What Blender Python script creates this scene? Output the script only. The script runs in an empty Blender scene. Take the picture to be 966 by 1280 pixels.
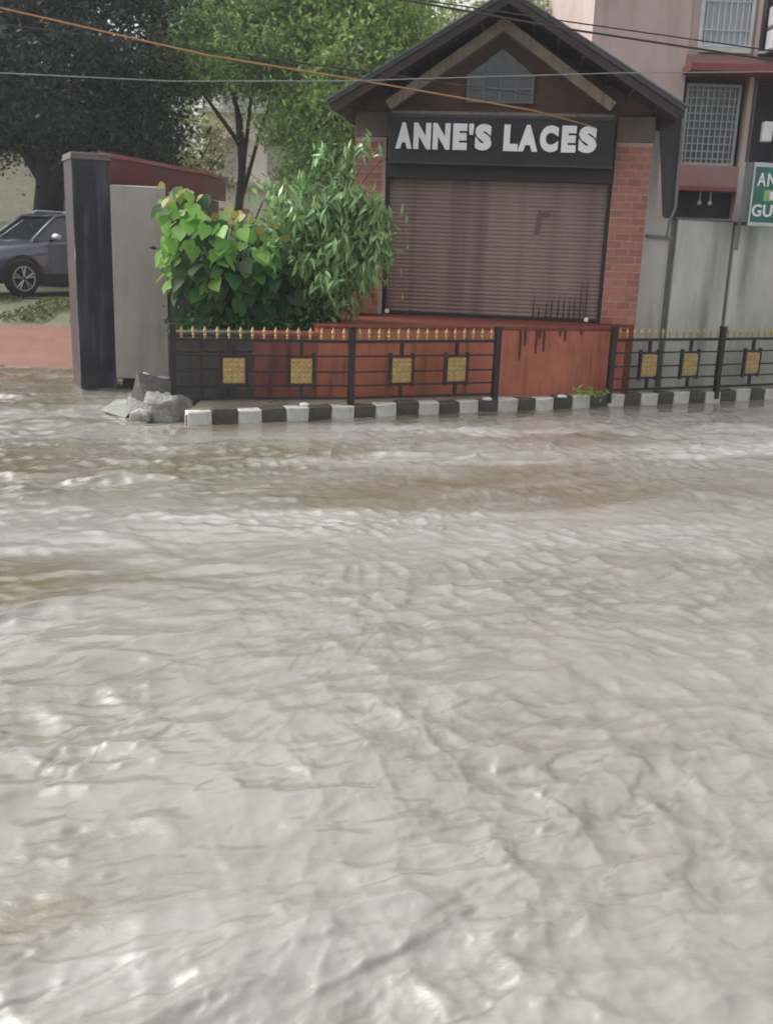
import bpy, bmesh, math, random
import numpy as np
from mathutils import Vector, Matrix, noise
random.seed(7); rng = np.random.default_rng(7)
scn = bpy.context.scene
C = scn.collection
R = math.radians
PI = math.pi

# ------------------------------------------------------------------ camera
cam_d = bpy.data.cameras.new('camera'); cam = bpy.data.objects.new('camera', cam_d); C.objects.link(cam)
pitch, roll = math.atan(.267), R(2.06)
up0 = Vector((0, math.sin(pitch), math.cos(pitch))); fwd = Vector((0, math.cos(pitch), -math.sin(pitch))); X0 = Vector((1, 0, 0))
cr = X0 * math.cos(roll) + up0 * math.sin(roll); cu = -X0 * math.sin(roll) + up0 * math.cos(roll)
M = Matrix((cr, cu, -fwd)).transposed().to_4x4(); M.translation = (0, 0, 2.1)
cam.matrix_world = M
cam_d.sensor_fit = 'VERTICAL'; cam_d.sensor_height = 24; cam_d.lens = 24 * 1250 / 1280
cam_d.clip_start = .05; cam_d.clip_end = 900
cam_d.dof.use_dof = True; cam_d.dof.focus_distance = 5.5; cam_d.dof.aperture_fstop = 2.4
scn.camera = cam

# ------------------------------------------------------------------ world, sun, exposure (overcast, raining)
SUN_EL, SUN_AZ = R(50), R(288)
w = bpy.data.worlds.new('World'); scn.world = w; w.use_nodes = True
nt = w.node_tree; nt.nodes.clear()
sky = nt.nodes.new('ShaderNodeTexSky'); sky.sky_type = 'NISHITA'; sky.sun_disc = False
sky.sun_elevation = SUN_EL; sky.sun_rotation = SUN_AZ; sky.dust_density = 6; sky.air_density = 1.2; sky.ozone_density = 1
hs = nt.nodes.new('ShaderNodeHueSaturation'); hs.inputs['Saturation'].default_value = .12
bg = nt.nodes.new('ShaderNodeBackground'); bg.inputs['Strength'].default_value = .15
wo = nt.nodes.new('ShaderNodeOutputWorld')
nt.links.new(sky.outputs[0], hs.inputs['Color']); nt.links.new(hs.outputs[0], bg.inputs['Color']); nt.links.new(bg.outputs[0], wo.inputs['Surface'])
sd = bpy.data.lights.new('sun', 'SUN'); sd.energy = 1.0; sd.angle = R(62); sd.color = (1, .98, .95)
sun = bpy.data.objects.new('sun', sd); C.objects.link(sun)
sdir = Vector((math.sin(SUN_AZ) * math.cos(SUN_EL), math.cos(SUN_AZ) * math.cos(SUN_EL), math.sin(SUN_EL)))
sun.rotation_euler = sdir.to_track_quat('Z', 'Y').to_euler()
scn.view_settings.view_transform = 'Standard'; scn.view_settings.look = 'None'
scn.view_settings.exposure = .72; scn.view_settings.gamma = 1

# ------------------------------------------------------------------ helpers
class MB:
    def __init__(s): s.v = []; s.f = []
    def add(s, vs, fs):
        n = len(s.v); s.v += [tuple(v) for v in vs]; s.f += [tuple(i + n for i in f) for f in fs]; return s
    def box(s, x0, x1, y0, y1, z0, z1, m=None, j=0):
        vs = [Vector((x, y, z)) for z in (z0, z1) for y in (y0, y1) for x in (x0, x1)]
        if j: vs = [v + Vector([random.uniform(-j, j) for _ in range(3)]) for v in vs]
        if m is not None: vs = [m @ v for v in vs]
        return s.add(vs, [(0, 2, 3, 1), (4, 5, 7, 6), (0, 1, 5, 4), (2, 6, 7, 3), (0, 4, 6, 2), (1, 3, 7, 5)])
    def prism(s, pts, y0, y1):      # polygon in xz extruded along y
        n = len(pts)
        vs = [(p[0], y0, p[1]) for p in pts] + [(p[0], y1, p[1]) for p in pts]
        fs = [tuple(range(n)), tuple(range(2 * n - 1, n - 1, -1))] + [(i, i + n, (i + 1) % n + n, (i + 1) % n) for i in range(n)]
        return s.add(vs, fs)
    def tube(s, pts, r, n=8, cap=True):
        pts = [Vector(p) for p in pts]; rs = r if isinstance(r, (list, tuple)) else [r] * len(pts)
        vs = []; fs = []
        for i, p in enumerate(pts):
            d = (pts[min(i + 1, len(pts) - 1)] - pts[max(i - 1, 0)]).normalized()
            a = d.cross(Vector((0, 0, 1)) if abs(d.z) < .9 else Vector((1, 0, 0))).normalized(); b = d.cross(a)
            vs += [p + (a * math.cos(2 * PI * k / n) + b * math.sin(2 * PI * k / n)) * rs[i] for k in range(n)]
        for i in range(len(pts) - 1):
            fs += [(i * n + k, i * n + (k + 1) % n, (i + 1) * n + (k + 1) % n, (i + 1) * n + k) for k in range(n)]
        if cap: fs += [tuple(range(n - 1, -1, -1)), tuple((len(pts) - 1) * n + k for k in range(n))]
        return s.add(vs, fs)
    def lathe(s, prof, n=8, axis='z', o=(0, 0, 0)):
        vs = []; fs = []
        for (r, h) in prof:
            for k in range(n):
                c_, s_ = r * math.cos(2 * PI * k / n), r * math.sin(2 * PI * k / n)
                q = (c_, s_, h) if axis == 'z' else (c_, h, s_)
                vs.append((q[0] + o[0], q[1] + o[1], q[2] + o[2]))
        for i in range(len(prof) - 1):
            fs += [(i * n + k, i * n + (k + 1) % n, (i + 1) * n + (k + 1) % n, (i + 1) * n + k) for k in range(n)]
        return s.add(vs, fs)
    def mesh(s, name, m, smooth=False, bevel=0):
        me = bpy.data.meshes.new(name); me.from_pydata(s.v, [], s.f)
        bm = bmesh.new(); bm.from_mesh(me); bmesh.ops.recalc_face_normals(bm, faces=bm.faces)
        if bevel: bmesh.ops.bevel(bm, geom=bm.edges[:], offset=bevel, segments=1, affect='EDGES', clamp_overlap=True)
        bm.to_mesh(me); bm.free()
        if m: me.materials.append(m)
        if smooth: me.polygons.foreach_set('use_smooth', [True] * len(me.polygons))
        return me
    def build(s, name, m, parent=None, smooth=False, bevel=0, **k):
        return link(name, s.mesh(name, m, smooth, bevel), parent, **k)
def link(name, me, parent=None, loc=None, rot=None, scale=None, label=None, kind=None):
    o = bpy.data.objects.new(name, me); C.objects.link(o)
    if parent: o.parent = parent
    if loc is not None: o.location = loc
    if rot is not None: o.rotation_euler = rot
    if scale is not None: o.scale = scale
    if label: o['label'] = label
    if kind: o['kind'] = kind
    return o
def tag(o, label, cat, group=None):
    o['label'] = label; o['category'] = cat
    if group: o['group'] = group
    return o
def thing(name, label, cat, loc=(0, 0, 0), rz=0, group=None):
    o = bpy.data.objects.new(name, None); C.objects.link(o); o.location = loc; o.rotation_euler = (0, 0, rz)
    o.empty_display_size = .2
    return tag(o, label, cat, group)

# ------------------------------------------------------------------ materials
def mat(name, col, rough=.7, col2=None, scale=4, stretch=(1, 1, 1), contrast=.25, bump=.15, bscale=40, metal=0, spec=.5,
        isl=0, extra=None, trans=0, detail=6, coord='Object', streak=None, coat=0):
    m = bpy.data.materials.new(name); m.use_nodes = True; t = m.node_tree; N = t.nodes; L = t.links
    b = N['Principled BSDF']; b.inputs['Roughness'].default_value = rough; b.inputs['Metallic'].default_value = metal
    b.inputs['Specular IOR Level'].default_value = spec; b.inputs['Coat Weight'].default_value = coat; b.inputs['Coat Roughness'].default_value = .08
    tc = N.new('ShaderNodeTexCoord'); mp = N.new('ShaderNodeMapping'); mp.inputs['Scale'].default_value = stretch
    L.new(tc.outputs[coord], mp.inputs[0])
    n1 = N.new('ShaderNodeTexNoise'); n1.inputs['Scale'].default_value = scale; n1.inputs['Detail'].default_value = detail; n1.inputs['Roughness'].default_value = .6
    L.new(mp.outputs[0], n1.inputs['Vector'])
    rp = N.new('ShaderNodeMapRange'); rp.inputs[1].default_value = .5 - contrast; rp.inputs[2].default_value = .5 + contrast
    L.new(n1.outputs[0], rp.inputs[0])
    mx = N.new('ShaderNodeMix'); mx.data_type = 'RGBA'
    mx.inputs[6].default_value = (*col, 1); mx.inputs[7].default_value = (*(col2 or [c * .7 for c in col]), 1)
    L.new(rp.outputs[0], mx.inputs[0]); out = mx.outputs[2]
    if streak:      # vertical dirt runs with their own colour
        sc, sx, amt = streak
        mp2 = N.new('ShaderNodeMapping'); mp2.inputs['Scale'].default_value = (sx, sx, sx * .12); L.new(tc.outputs[coord], mp2.inputs[0])
        n2 = N.new('ShaderNodeTexNoise'); n2.inputs['Scale'].default_value = 1; n2.inputs['Detail'].default_value = 5; L.new(mp2.outputs[0], n2.inputs['Vector'])
        r2 = N.new('ShaderNodeMapRange'); r2.inputs[1].default_value = .5; r2.inputs[2].default_value = .72; r2.inputs[4].default_value = amt; L.new(n2.outputs[0], r2.inputs[0])
        m2 = N.new('ShaderNodeMix'); m2.data_type = 'RGBA'; L.new(r2.outputs[0], m2.inputs[0]); L.new(out, m2.inputs[6]); m2.inputs[7].default_value = (*sc, 1); out = m2.outputs[2]
    if isl:
        g = N.new('ShaderNodeNewGeometry'); oi = N.new('ShaderNodeObjectInfo'); ad = N.new('ShaderNodeMath'); ad.operation = 'ADD'
        L.new(g.outputs['Random Per Island'], ad.inputs[0]); L.new(oi.outputs['Random'], ad.inputs[1])
        fr = N.new('ShaderNodeMath'); fr.operation = 'FRACT'; L.new(ad.outputs[0], fr.inputs[0])
        r3 = N.new('ShaderNodeMapRange'); r3.inputs[3].default_value = 1 - isl; r3.inputs[4].default_value = 1 + isl; L.new(fr.outputs[0], r3.inputs[0])
        h = N.new('ShaderNodeHueSaturation'); L.new(r3.outputs[0], h.inputs['Value']); L.new(out, h.inputs['Color']); out = h.outputs[0]
        r4 = N.new('ShaderNodeMapRange'); r4.inputs[3].default_value = .5 - isl * .05; r4.inputs[4].default_value = .5 + isl * .05
        m5 = N.new('ShaderNodeMath'); m5.operation = 'MULTIPLY'; m5.inputs[1].default_value = 7.3; L.new(fr.outputs[0], m5.inputs[0])
        f5 = N.new('ShaderNodeMath'); f5.operation = 'FRACT'; L.new(m5.outputs[0], f5.inputs[0]); L.new(f5.outputs[0], r4.inputs[0]); L.new(r4.outputs[0], h.inputs['Hue'])
    L.new(out, b.inputs['Base Color'])
    if bump:
        nb = N.new('ShaderNodeTexNoise'); nb.inputs['Scale'].default_value = bscale; nb.inputs['Detail'].default_value = 5; L.new(mp.outputs[0], nb.inputs['Vector'])
        bp = N.new('ShaderNodeBump'); bp.inputs['Strength'].default_value = bump; bp.inputs['Distance'].default_value = .02
        L.new(nb.outputs[0], bp.inputs['Height']); L.new(bp.outputs[0], b.inputs['Normal'])
    if trans:
        tr = N.new('ShaderNodeBsdfTranslucent'); L.new(out, tr.inputs[0]); ms = N.new('ShaderNodeMixShader'); ms.inputs[0].default_value = trans
        L.new(b.outputs[0], ms.inputs[1]); L.new(tr.outputs[0], ms.inputs[2]); L.new(ms.outputs[0], N['Material Output'].inputs[0])
    return m
m_brick = mat('brick_red', (.42, .15, .115), .55, (.26, .095, .075), 9, isl=.16, bump=.4, bscale=60)
m_mortar = mat('mortar', (.50, .38, .34), .8, (.36, .25, .22), 10)
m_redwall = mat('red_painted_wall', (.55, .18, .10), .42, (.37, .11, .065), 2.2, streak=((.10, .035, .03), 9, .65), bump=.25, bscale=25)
m_redwall_dark = mat('dark_maroon_wall', (.33, .10, .07), .4, (.2, .06, .045), 2.2, streak=((.06, .03, .028), 7, .8), bump=.25, bscale=25)  # darker version of the red wall colour
m_redledge = mat('red_ledge', (.25, .055, .035), .35, (.17, .045, .03), 3)
m_darkwall = mat('dark_wet_concrete', (.10, .096, .092), .45, (.04, .038, .036), 3, bump=.4, bscale=14)
m_shutter = mat('shutter_brown', (.32, .235, .21), .55, (.19, .125, .115), 1.1, (1, 1, .8), streak=((.05, .034, .034), 4, .55), metal=.0)
m_black = mat('sign_black', (.009, .009, .012), .5, (.015, .015, .02), 3, bump=.1)
m_white = mat('letter_white', (.86, .86, .87), .4, (.78, .78, .8), 5, bump=0)
m_plaster = mat('wet_plaster_brown', (.19, .14, .125), .7, (.12, .09, .08), 4, streak=((.05, .04, .04), 8, .5))
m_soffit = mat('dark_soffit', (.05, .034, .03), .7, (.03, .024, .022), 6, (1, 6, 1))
m_roof = mat('roof_sheet', (.045, .05, .055), .45, (.03, .033, .036), 5, streak=((.09, .1, .09), 6, .4))
m_edge = mat('roof_edge', (.16, .17, .17), .5, (.10, .11, .11), 8)
m_timber = mat('weathered_timber', (.29, .23, .175), .65, (.16, .125, .095), 5, (1, 1, 1), streak=((.06, .045, .035), 14, .5))
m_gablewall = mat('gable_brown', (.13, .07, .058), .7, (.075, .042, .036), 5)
m_glass = mat('dull_glass', (.085, .105, .125), .15, (.05, .06, .07), 3, bump=0, spec=.8)
m_frame = mat('grey_frame', (.2, .21, .23), .5, (.14, .15, .16), 6)
m_iron = mat('black_iron', (.014, .012, .013), .35, (.025, .02, .018), 12, bump=.15)
m_gold = mat('gold_paint', (.56, .41, .15), .5, (.33, .22, .08), 16, metal=.15, bump=.2)
m_kwhite = mat('kerb_white', (.76, .76, .72), .6, (.40, .38, .33), 5, streak=((.24, .21, .17), 9, .8), bump=.4, bscale=30)
m_kblack = mat('kerb_black', (.03, .03, .032), .5, (.13, .115, .095), 6, bump=.4, bscale=30)
m_path = mat('footpath', (.27, .24, .20), .35, (.17, .15, .12), 3, bump=.4, bscale=18)
m_granite = mat('black_granite', (.012, .013, .022), .12, (.028, .03, .042), 4, (3, 3, .6), streak=((.16, .17, .2), 7, .45), bump=.05, coat=.3)
m_granside = mat('brown_plaster', (.05, .038, .036), .6, (.025, .02, .02), 3, streak=((.1, .03, .02), 5, .6))
m_grey = mat('grey_plaster', (.43, .40, .37), .6, (.33, .305, .28), 1.6, streak=((.18, .17, .155), 6, .4), bump=.12, bscale=12)
m_cream = mat('cream_wall', (.5, .49, .46), .6, (.42, .41, .38), 2, streak=((.17, .17, .155), 7, .45))
m_comp = mat('stained_wall', (.74, .73, .69), .55, (.40, .40, .37), 1.0, (1, 1, .5), .2, streak=((.13, .13, .12), 2.2, .65))
m_redroof = mat('red_metal_roof', (.15, .03, .027), .35, (.09, .022, .02), 3, coat=.2)
m_redtrim = mat('red_trim', (.30, .09, .085), .35, (.2, .05, .045), 4)
m_pink = mat('pink_house', (.55, .44, .41), .7, (.46, .35, .32), 1.3, streak=((.22, .15, .14), 3, .4))
m_pink2 = mat('pink_panel', (.36, .20, .19), .6, (.26, .14, .13), 2.5)
m_chajja = mat('red_sunshade', (.28, .06, .05), .5, (.17, .05, .045), 3)
m_darkroom = mat('dark_recess', (.05, .048, .06), .7, (.03, .03, .036), 3)
m_curtain = mat('pale_curtain', (.45, .52, .55), .5, (.36, .42, .45), 4, (6, 1, .4))
m_bar = mat('white_bar', (.6, .62, .63), .5, (.45, .47, .48), 5)
m_asphalt = mat('ground_earth', (.10, .085, .065), .7, (.06, .05, .04), 1.5, bump=.4, bscale=10)
m_paving = mat('red_paving', (.24, .10, .06), .7, (.16, .068, .045), 3, bump=.3)
m_verge = mat('verge', (.17, .16, .10), .7, (.10, .12, .045), 4, bump=.8, bscale=18)
m_conc = mat('broken_concrete', (.27, .26, .25), .55, (.09, .09, .083), 9, bump=.9, bscale=30)
m_slab = mat('mossy_slab', (.24, .235, .21), .6, (.13, .14, .10), 4, bump=.5)
m_chalk = mat('white_chunk', (.6, .58, .56), .6, (.4, .36, .34), 9)
m_trunkd = mat('dark_bark', (.022, .019, .017), .85, (.012, .011, .01), 8, (1, 1, .25), bump=.6)
m_trunk = mat('bark', (.075, .062, .048), .85, (.04, .034, .027), 8, (1, 1, .25), bump=.6)
m_pole = mat('pole_grey', (.2, .2, .2), .5)
def leaf(name, c, c2, isl=.45, tr=.35, rough=.45): return mat(name, c, rough, c2, .9, isl=isl, trans=tr, bump=0, spec=.4)
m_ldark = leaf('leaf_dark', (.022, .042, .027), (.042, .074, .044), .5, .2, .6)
m_lmid = leaf('leaf_mid', (.23, .39, .12), (.40, .55, .17), .45, .5)
m_lfeather = leaf('leaf_feathery', (.36, .52, .18), (.20, .36, .12), .45, .5)
m_lyel = leaf('leaf_yellowish', (.22, .25, .09), (.30, .31, .14), .35, .4)
m_lshrub = leaf('leaf_grey_green', (.19, .34, .12), (.33, .48, .22), .5, .35, .25)
m_lbright = leaf('leaf_bright', (.30, .55, .12), (.19, .43, .07), .25, .5, .35)
m_lyoung = leaf('leaf_young', (.38, .40, .07), (.34, .2, .06), .3, .4, .4)
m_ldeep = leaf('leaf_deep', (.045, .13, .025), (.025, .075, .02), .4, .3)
m_wire_o = mat('cable_orange', (.48, .22, .07), .4, (.34, .17, .07), 3, bump=0)
m_wire_k = mat('cable_black', (.03, .03, .034), .4, bump=0)
m_wire_g = mat('cable_grey', (.25, .26, .27), .4, bump=0)

# ------------------------------------------------------------------ ground
MB().add([(-300, -300, -.35), (300, -300, -.35), (300, 600, -.35), (-300, 600, -.35)], [(0, 1, 2, 3)]).build('ground', m_asphalt, kind='structure')
KS = .49                                              # the kerb line runs away to the right
def ky(x): return 11.42 + KS * (x + 2.33)             # face of the kerb
def wy(x): return 13.22 + .35 * x                     # face of the red retaining wall
# ------------------------------------------------------------------ flood water
def vnoise(x, y, seed):
    xi = np.floor(x).astype(np.int64); yi = np.floor(y).astype(np.int64); fx = x - xi; fy = y - yi
    fx = fx * fx * fx * (fx * (fx * 6 - 15) + 10); fy = fy * fy * fy * (fy * (fy * 6 - 15) + 10)
    tab = np.random.default_rng(seed).random(65536)
    def h(a, b): return tab[((a * 374761393 + b * 668265263) ^ (a * b * 1274126177 + 12345) & 0x7fffffff) & 65535]
    a = h(xi, yi); b = h(xi + 1, yi); c = h(xi, yi + 1); d = h(xi + 1, yi + 1)
    return ((a * (1 - fx) + b * fx) * (1 - fy) + (c * (1 - fx) + d * fx) * fy) * 2 - 1
def fbm(x, y, seed, o=4, g=.5):
    s = 0; a = 1; n = 0
    for i in range(o):
        s = s + a * vnoise(x + 17 * i, y - 31 * i, seed + i); n += a; a *= g; x, y = (x * 1.62 + y * 1.13), (y * 1.62 - x * 1.13)
    return s / n
def ridged(x, y, seed, o=3):
    s = 0; a = 1; n = 0
    for i in range(o):
        s = s + a * (1 - 2 * np.abs(vnoise(x + 9 * i, y + 5 * i, seed + i))); n += a; a *= .5; x, y = (x * 1.7 + y * 1.05), (y * 1.7 - x * 1.05)
    return s / n
def water():
    CW1, CW2 = .115, .05
    ys = [1.3]
    while ys[-1] < 18.4: ys.append(ys[-1] + .0025 + ys[-1] * .0034)
    xs = [0.]
    while xs[-1] < 13: xs.append(xs[-1] + .0075 + xs[-1] * .0048)
    xs = np.array([-v for v in xs[:0:-1]] + xs); ys = np.array(ys)
    X, Y = np.meshgrid(xs, ys)
    def crest(u, v, seed, k, p=2):                  # thin sharp crests
        u2 = u + .35 * fbm(u * 1.7, v * 1.7, seed + 5, 3); v2 = v + .35 * fbm(u * 1.7 + 40, v * 1.7, seed + 9, 3)
        return np.clip(1 - k * np.abs(vnoise(u2, v2, seed) + .3 * vnoise(u2 * 2.3, v2 * 2.3, seed + 1)), 0, 1) ** p
    def fronts(u, v, seed, k):                      # smooth plates of water divided by little steep fronts
        u2 = u + .45 * fbm(u * 1.9, v * 1.9, seed + 5, 4); v2 = v + .45 * fbm(u * 1.9 + 40, v * 1.9, seed + 9, 4)
        n = vnoise(u2, v2, seed) + .35 * vnoise(u2 * 2.1, v2 * 2.1, seed + 1)
        return np.tanh(k * n), np.exp(-(k * n * 1.5) ** 2)
    def chopw(deg, spread, seed, f0, f1_, drag, wob):   # sharp-crested wavelets piled on one another, each dragging the next
        rr_ = np.random.default_rng(seed); px_, py_ = X + wob * fbm(X * .9, Y * .9, seed, 3), Y + wob * fbm(X * .9 + 60, Y * .9, seed + 3, 3)
        f = f0; wt = 1.; tot = 0; sw = 0
        while f < f1_:
            a = R(deg + spread * rr_.normal()); dx_, dy_ = math.cos(a), math.sin(a)
            x_ = (px_ * dx_ + py_ * dy_) * f + rr_.uniform(0, 6.28)
            w_ = np.exp(np.sin(x_) - 1); g_ = w_ * np.cos(x_)
            px_ = px_ - dx_ * g_ * wt * drag / f0 * .5; py_ = py_ - dy_ * g_ * wt * drag / f0 * .5
            tot = tot + w_ * wt; sw += wt; wt *= .83; f *= 1.17
        tot = tot / sw; return tot - tot.mean()
    def field(deg, an, q):                          # a current running at deg, stretched an times along its way
        ca, sa = math.cos(R(deg)), math.sin(R(deg))
        s = (X * ca + Y * sa) / an; t = -X * sa + Y * ca
        wx = fbm(s * .9, t * .9, 3 + q, 3); wy_ = fbm(s * .9 + 50, t * .9, 8 + q, 3)
        s2 = s + .5 * wx; t2 = t + .4 * wy_
        m1 = np.clip(.3 + 1.4 * fbm(s * 1.0 + 3, t * 1.0, 215 + q, 2), 0, 1)
        m2 = np.clip(.5 + 1.8 * fbm(s * 1.5 + 13, t * 1.5, 245 + q, 3), 0, 1)
        m3 = np.clip(.5 + 1.9 * fbm(s * 2.1 + 23, t * 2.1, 275 + q, 3), 0, 1)
        f1, e1 = fronts(s2 * 2.0, t2 * 2.0, 310 + q, 4)
        f2, e2 = fronts(s2 * 5.2, t2 * 5.2, 340 + q, 4.5)
        f3, e3 = fronts(s2 * 12, t2 * 12, 370 + q, 3.2)
        c3 = crest(s2 * 13, t2 * 13, 270 + q, 2.0)
        cw_ = chopw(deg + 90, 34, 700 + q, 5.6, 150, .95, .5)
        cw2 = chopw(deg + 75, 50, 750 + q, 17.0, 300, .9, .25)
        z = .03 * fbm(s2 * .9, t2 * .9, 20 + q, 3) + CW1 * cw_ * (.55 + .6 * m1) + CW2 * cw2 * (.4 + .8 * m2) + .005 * f1 * m1 + .007 * f2 * m2 + .003 * f3 * m3
        th = np.maximum(np.maximum(e1 * m1 * .35, e2 * m2 * .75), e3 * m3 * .4)  # mask of the crease lines that get painted shade
        return z, th, e2 * m2, m3, fbm(s2 * .7, t2 * .9, 101 + q, 5), fbm(s2 * 1.1, t2 * 2.0, 131 + q, 4), s, t
    A_ = field(38, 1.9, 0); B_ = field(14, 2.5, 1000)
    wf = np.clip((Y + .25 * X - 3.6) / 3.4, 0, 1); wf = wf * wf * (3 - 2 * wf)
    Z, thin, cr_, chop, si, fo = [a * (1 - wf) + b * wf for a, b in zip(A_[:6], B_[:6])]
    s, t = B_[6], B_[7]
    far = np.clip((Y - 7.5) / 5, 0, 1)
    Z = Z * (1 + .25 * far)
    left = np.clip((-X - 3.2) / 1.5, 0, 1) * np.clip((Y - 10.5) / 2, 0, 1)
    Z = Z + left * .012 * fbm(X * 7, Y * 7, 400, 3)
    dk = ky(X) - Y; near = np.where(X > -2.4, np.clip(dk / 1.2, 0, 1), 1)
    Z = Z * (.3 + .7 * near)                        # calmer beside the kerb
    # the mud the water carries, painted kerb reflection and the froth on it: bands running with the stream
    def blob(cx, cy, l, w_, deg=20):
        ca, sa = math.cos(R(deg)), math.sin(R(deg)); wob = .35 * w_ * fbm(X * 1.3, Y * 1.3, 500, 3)
        u = ((X - cx) * ca + (Y - cy) * sa) / l; v = (-(X - cx) * sa + (Y - cy) * ca + wob) / w_
        return np.exp(-u * u - v * v)
    brown = .9 * blob(-3.0, 9.2, 2.4, 1.1) + .8 * blob(-2.4, 5.9, 1.7, .6) + .75 * blob(1.0, 9.0, 2.0, .5) + .55 * blob(-1.8, 4.2, 1.0, .35, 40) + .6 * blob(3.0, 11.9, 2.0, .6, 26) + .5 * blob(-1.2, 2.6, .8, .22, 45) + .7 * left
    pale = .9 * blob(-1.0, 10.9, 2.2, .5, 24) + .9 * blob(2.6, 10.9, 2.0, .45, 16) + .9 * blob(5.2, 12.3, 1.8, .9, 24) + .7 * blob(-2.4, 7.1, 2.0, .4, 12) + .8 * blob(1.5, 7.5, 3.2, .45, 6)
    edge = np.where(X > -2.4, np.clip(1 - dk / (.95 + .5 * fbm(s * .9, t * .6, 300, 2)), 0, 1), 0)  # browner along the kerb: a reflection painted into the water colour
    farm = np.clip((Y - 6) / 5, 0, 1)
    silt_reflect = np.clip(.84 + .75 * si * (.6 + .8 * farm) - 1.15 * brown + .3 * pale - 1.0 * edge - .12 * farm, 0, 1)
    froth = np.where(X > -2.4, np.exp(-(dk / .07) ** 2), 0) * np.clip(.4 + 2.2 * fbm(X * 3, Y * 3, 520, 3), 0, 1)
    foam = np.clip(fo * 2.4 - .35, 0, 1) * (.15 + .85 * farm) * (1 - edge) + .55 * pale * np.clip(.6 + 1.6 * fo, 0, 1) + 1.0 * froth + .35 * np.clip(fbm(X * 16, Y * 16, 540, 2) * 3 - .8, 0, 1) * cr_
    me = bpy.data.meshes.new('flood_water')
    nx, ny = len(xs), len(ys)
    co = np.stack([X, Y, Z], -1).reshape(-1, 3).astype(np.float32)
    idx = np.arange(nx * ny).reshape(ny, nx)
    q = np.stack([idx[:-1, :-1], idx[:-1, 1:], idx[1:, 1:], idx[1:, :-1]], -1).reshape(-1, 4).astype(np.int32)
    me.vertices.add(len(co)); me.vertices.foreach_set('co', co.ravel())
    me.loops.add(q.size); me.loops.foreach_set('vertex_index', q.ravel())
    me.polygons.add(len(q)); me.polygons.foreach_set('loop_start', np.arange(0, q.size, 4, dtype=np.int32))
    me.polygons.foreach_set('use_smooth', np.ones(len(q), dtype=bool))
    me.update(); me.validate()
    for nm, ar in (('silt_reflect', silt_reflect), ('foam', np.clip(foam, 0, 1)), ('thin', thin), ('chop', .28 + .72 * chop)):
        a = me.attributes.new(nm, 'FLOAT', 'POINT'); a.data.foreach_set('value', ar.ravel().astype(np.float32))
    m = bpy.data.materials.new('muddy_water'); m.use_nodes = True; T = m.node_tree; N = T.nodes; L = T.links; b = N['Principled BSDF']
    b.inputs['IOR'].default_value = 1.66; b.inputs['Roughness'].default_value = .045; b.inputs['Specular IOR Level'].default_value = .5
    def A(n): a = N.new('ShaderNodeAttribute'); a.attribute_name = n; return a.outputs['Fac']
    def mix(f, c1, c2):
        x = N.new('ShaderNodeMix'); x.data_type = 'RGBA'; L.new(f, x.inputs[0])
        for i, c in ((6, c1), (7, c2)):
            if isinstance(c, tuple): x.inputs[i].default_value = (*c, 1)
            else: L.new(c, x.inputs[i])
        return x.outputs[2]
    tc = N.new('ShaderNodeTexCoord'); mp = N.new('ShaderNodeMapping'); mp.inputs['Rotation'].default_value = (0, 0, R(-24)); mp.inputs['Scale'].default_value = (1, 2.2, 1); L.new(tc.outputs['Object'], mp.inputs[0])
    nz = N.new('ShaderNodeTexNoise'); nz.inputs['Scale'].default_value = 1.1; nz.inputs['Detail'].default_value = 8; nz.inputs['Distortion'].default_value = .8; L.new(mp.outputs[0], nz.inputs['Vector'])
    rr = N.new('ShaderNodeMapRange'); rr.inputs[1].default_value = .35; rr.inputs[2].default_value = .65; L.new(nz.outputs[0], rr.inputs[0])
    mud = mix(A('silt_reflect'), (.145, .120, .078), (.272, .258, .234))
    hm = N.new('ShaderNodeMath'); hm.operation = 'MULTIPLY'; hm.inputs[1].default_value = .35; L.new(rr.outputs[0], hm.inputs[0])
    hue0 = mix(hm.outputs[0], mud, (.26, .25, .232))
    crease_shade = N.new('ShaderNodeMath'); crease_shade.operation = 'MULTIPLY'; crease_shade.inputs[1].default_value = .42; L.new(A('thin'), crease_shade.inputs[0])
    hue = mix(crease_shade.outputs[0], hue0, (.08, .077, .056))  # shade along the wave creases put into the water colour
    mm = N.new('ShaderNodeMath'); mm.operation = 'MULTIPLY'; mm.inputs[1].default_value = .55; L.new(A('foam'), mm.inputs[0])
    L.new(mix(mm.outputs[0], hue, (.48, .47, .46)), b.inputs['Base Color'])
    n2 = N.new('ShaderNodeTexNoise'); n2.inputs['Scale'].default_value = 30; n2.inputs['Detail'].default_value = 6; n2.inputs['Roughness'].default_value = .6; n2.inputs['Distortion'].default_value = .5; L.new(mp.outputs[0], n2.inputs['Vector'])
    bp = N.new('ShaderNodeBump'); bp.inputs['Strength'].default_value = .25; bp.inputs['Distance'].default_value = .01; m9 = N.new('ShaderNodeMath'); m9.operation = 'MULTIPLY'; L.new(n2.outputs[0], m9.inputs[0]); L.new(A('chop'), m9.inputs[1]); L.new(m9.outputs[0], bp.inputs['Height']); L.new(bp.outputs[0], b.inputs['Normal'])
    me.materials.append(m)
    link('water', me, kind='structure')
water()

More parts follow.
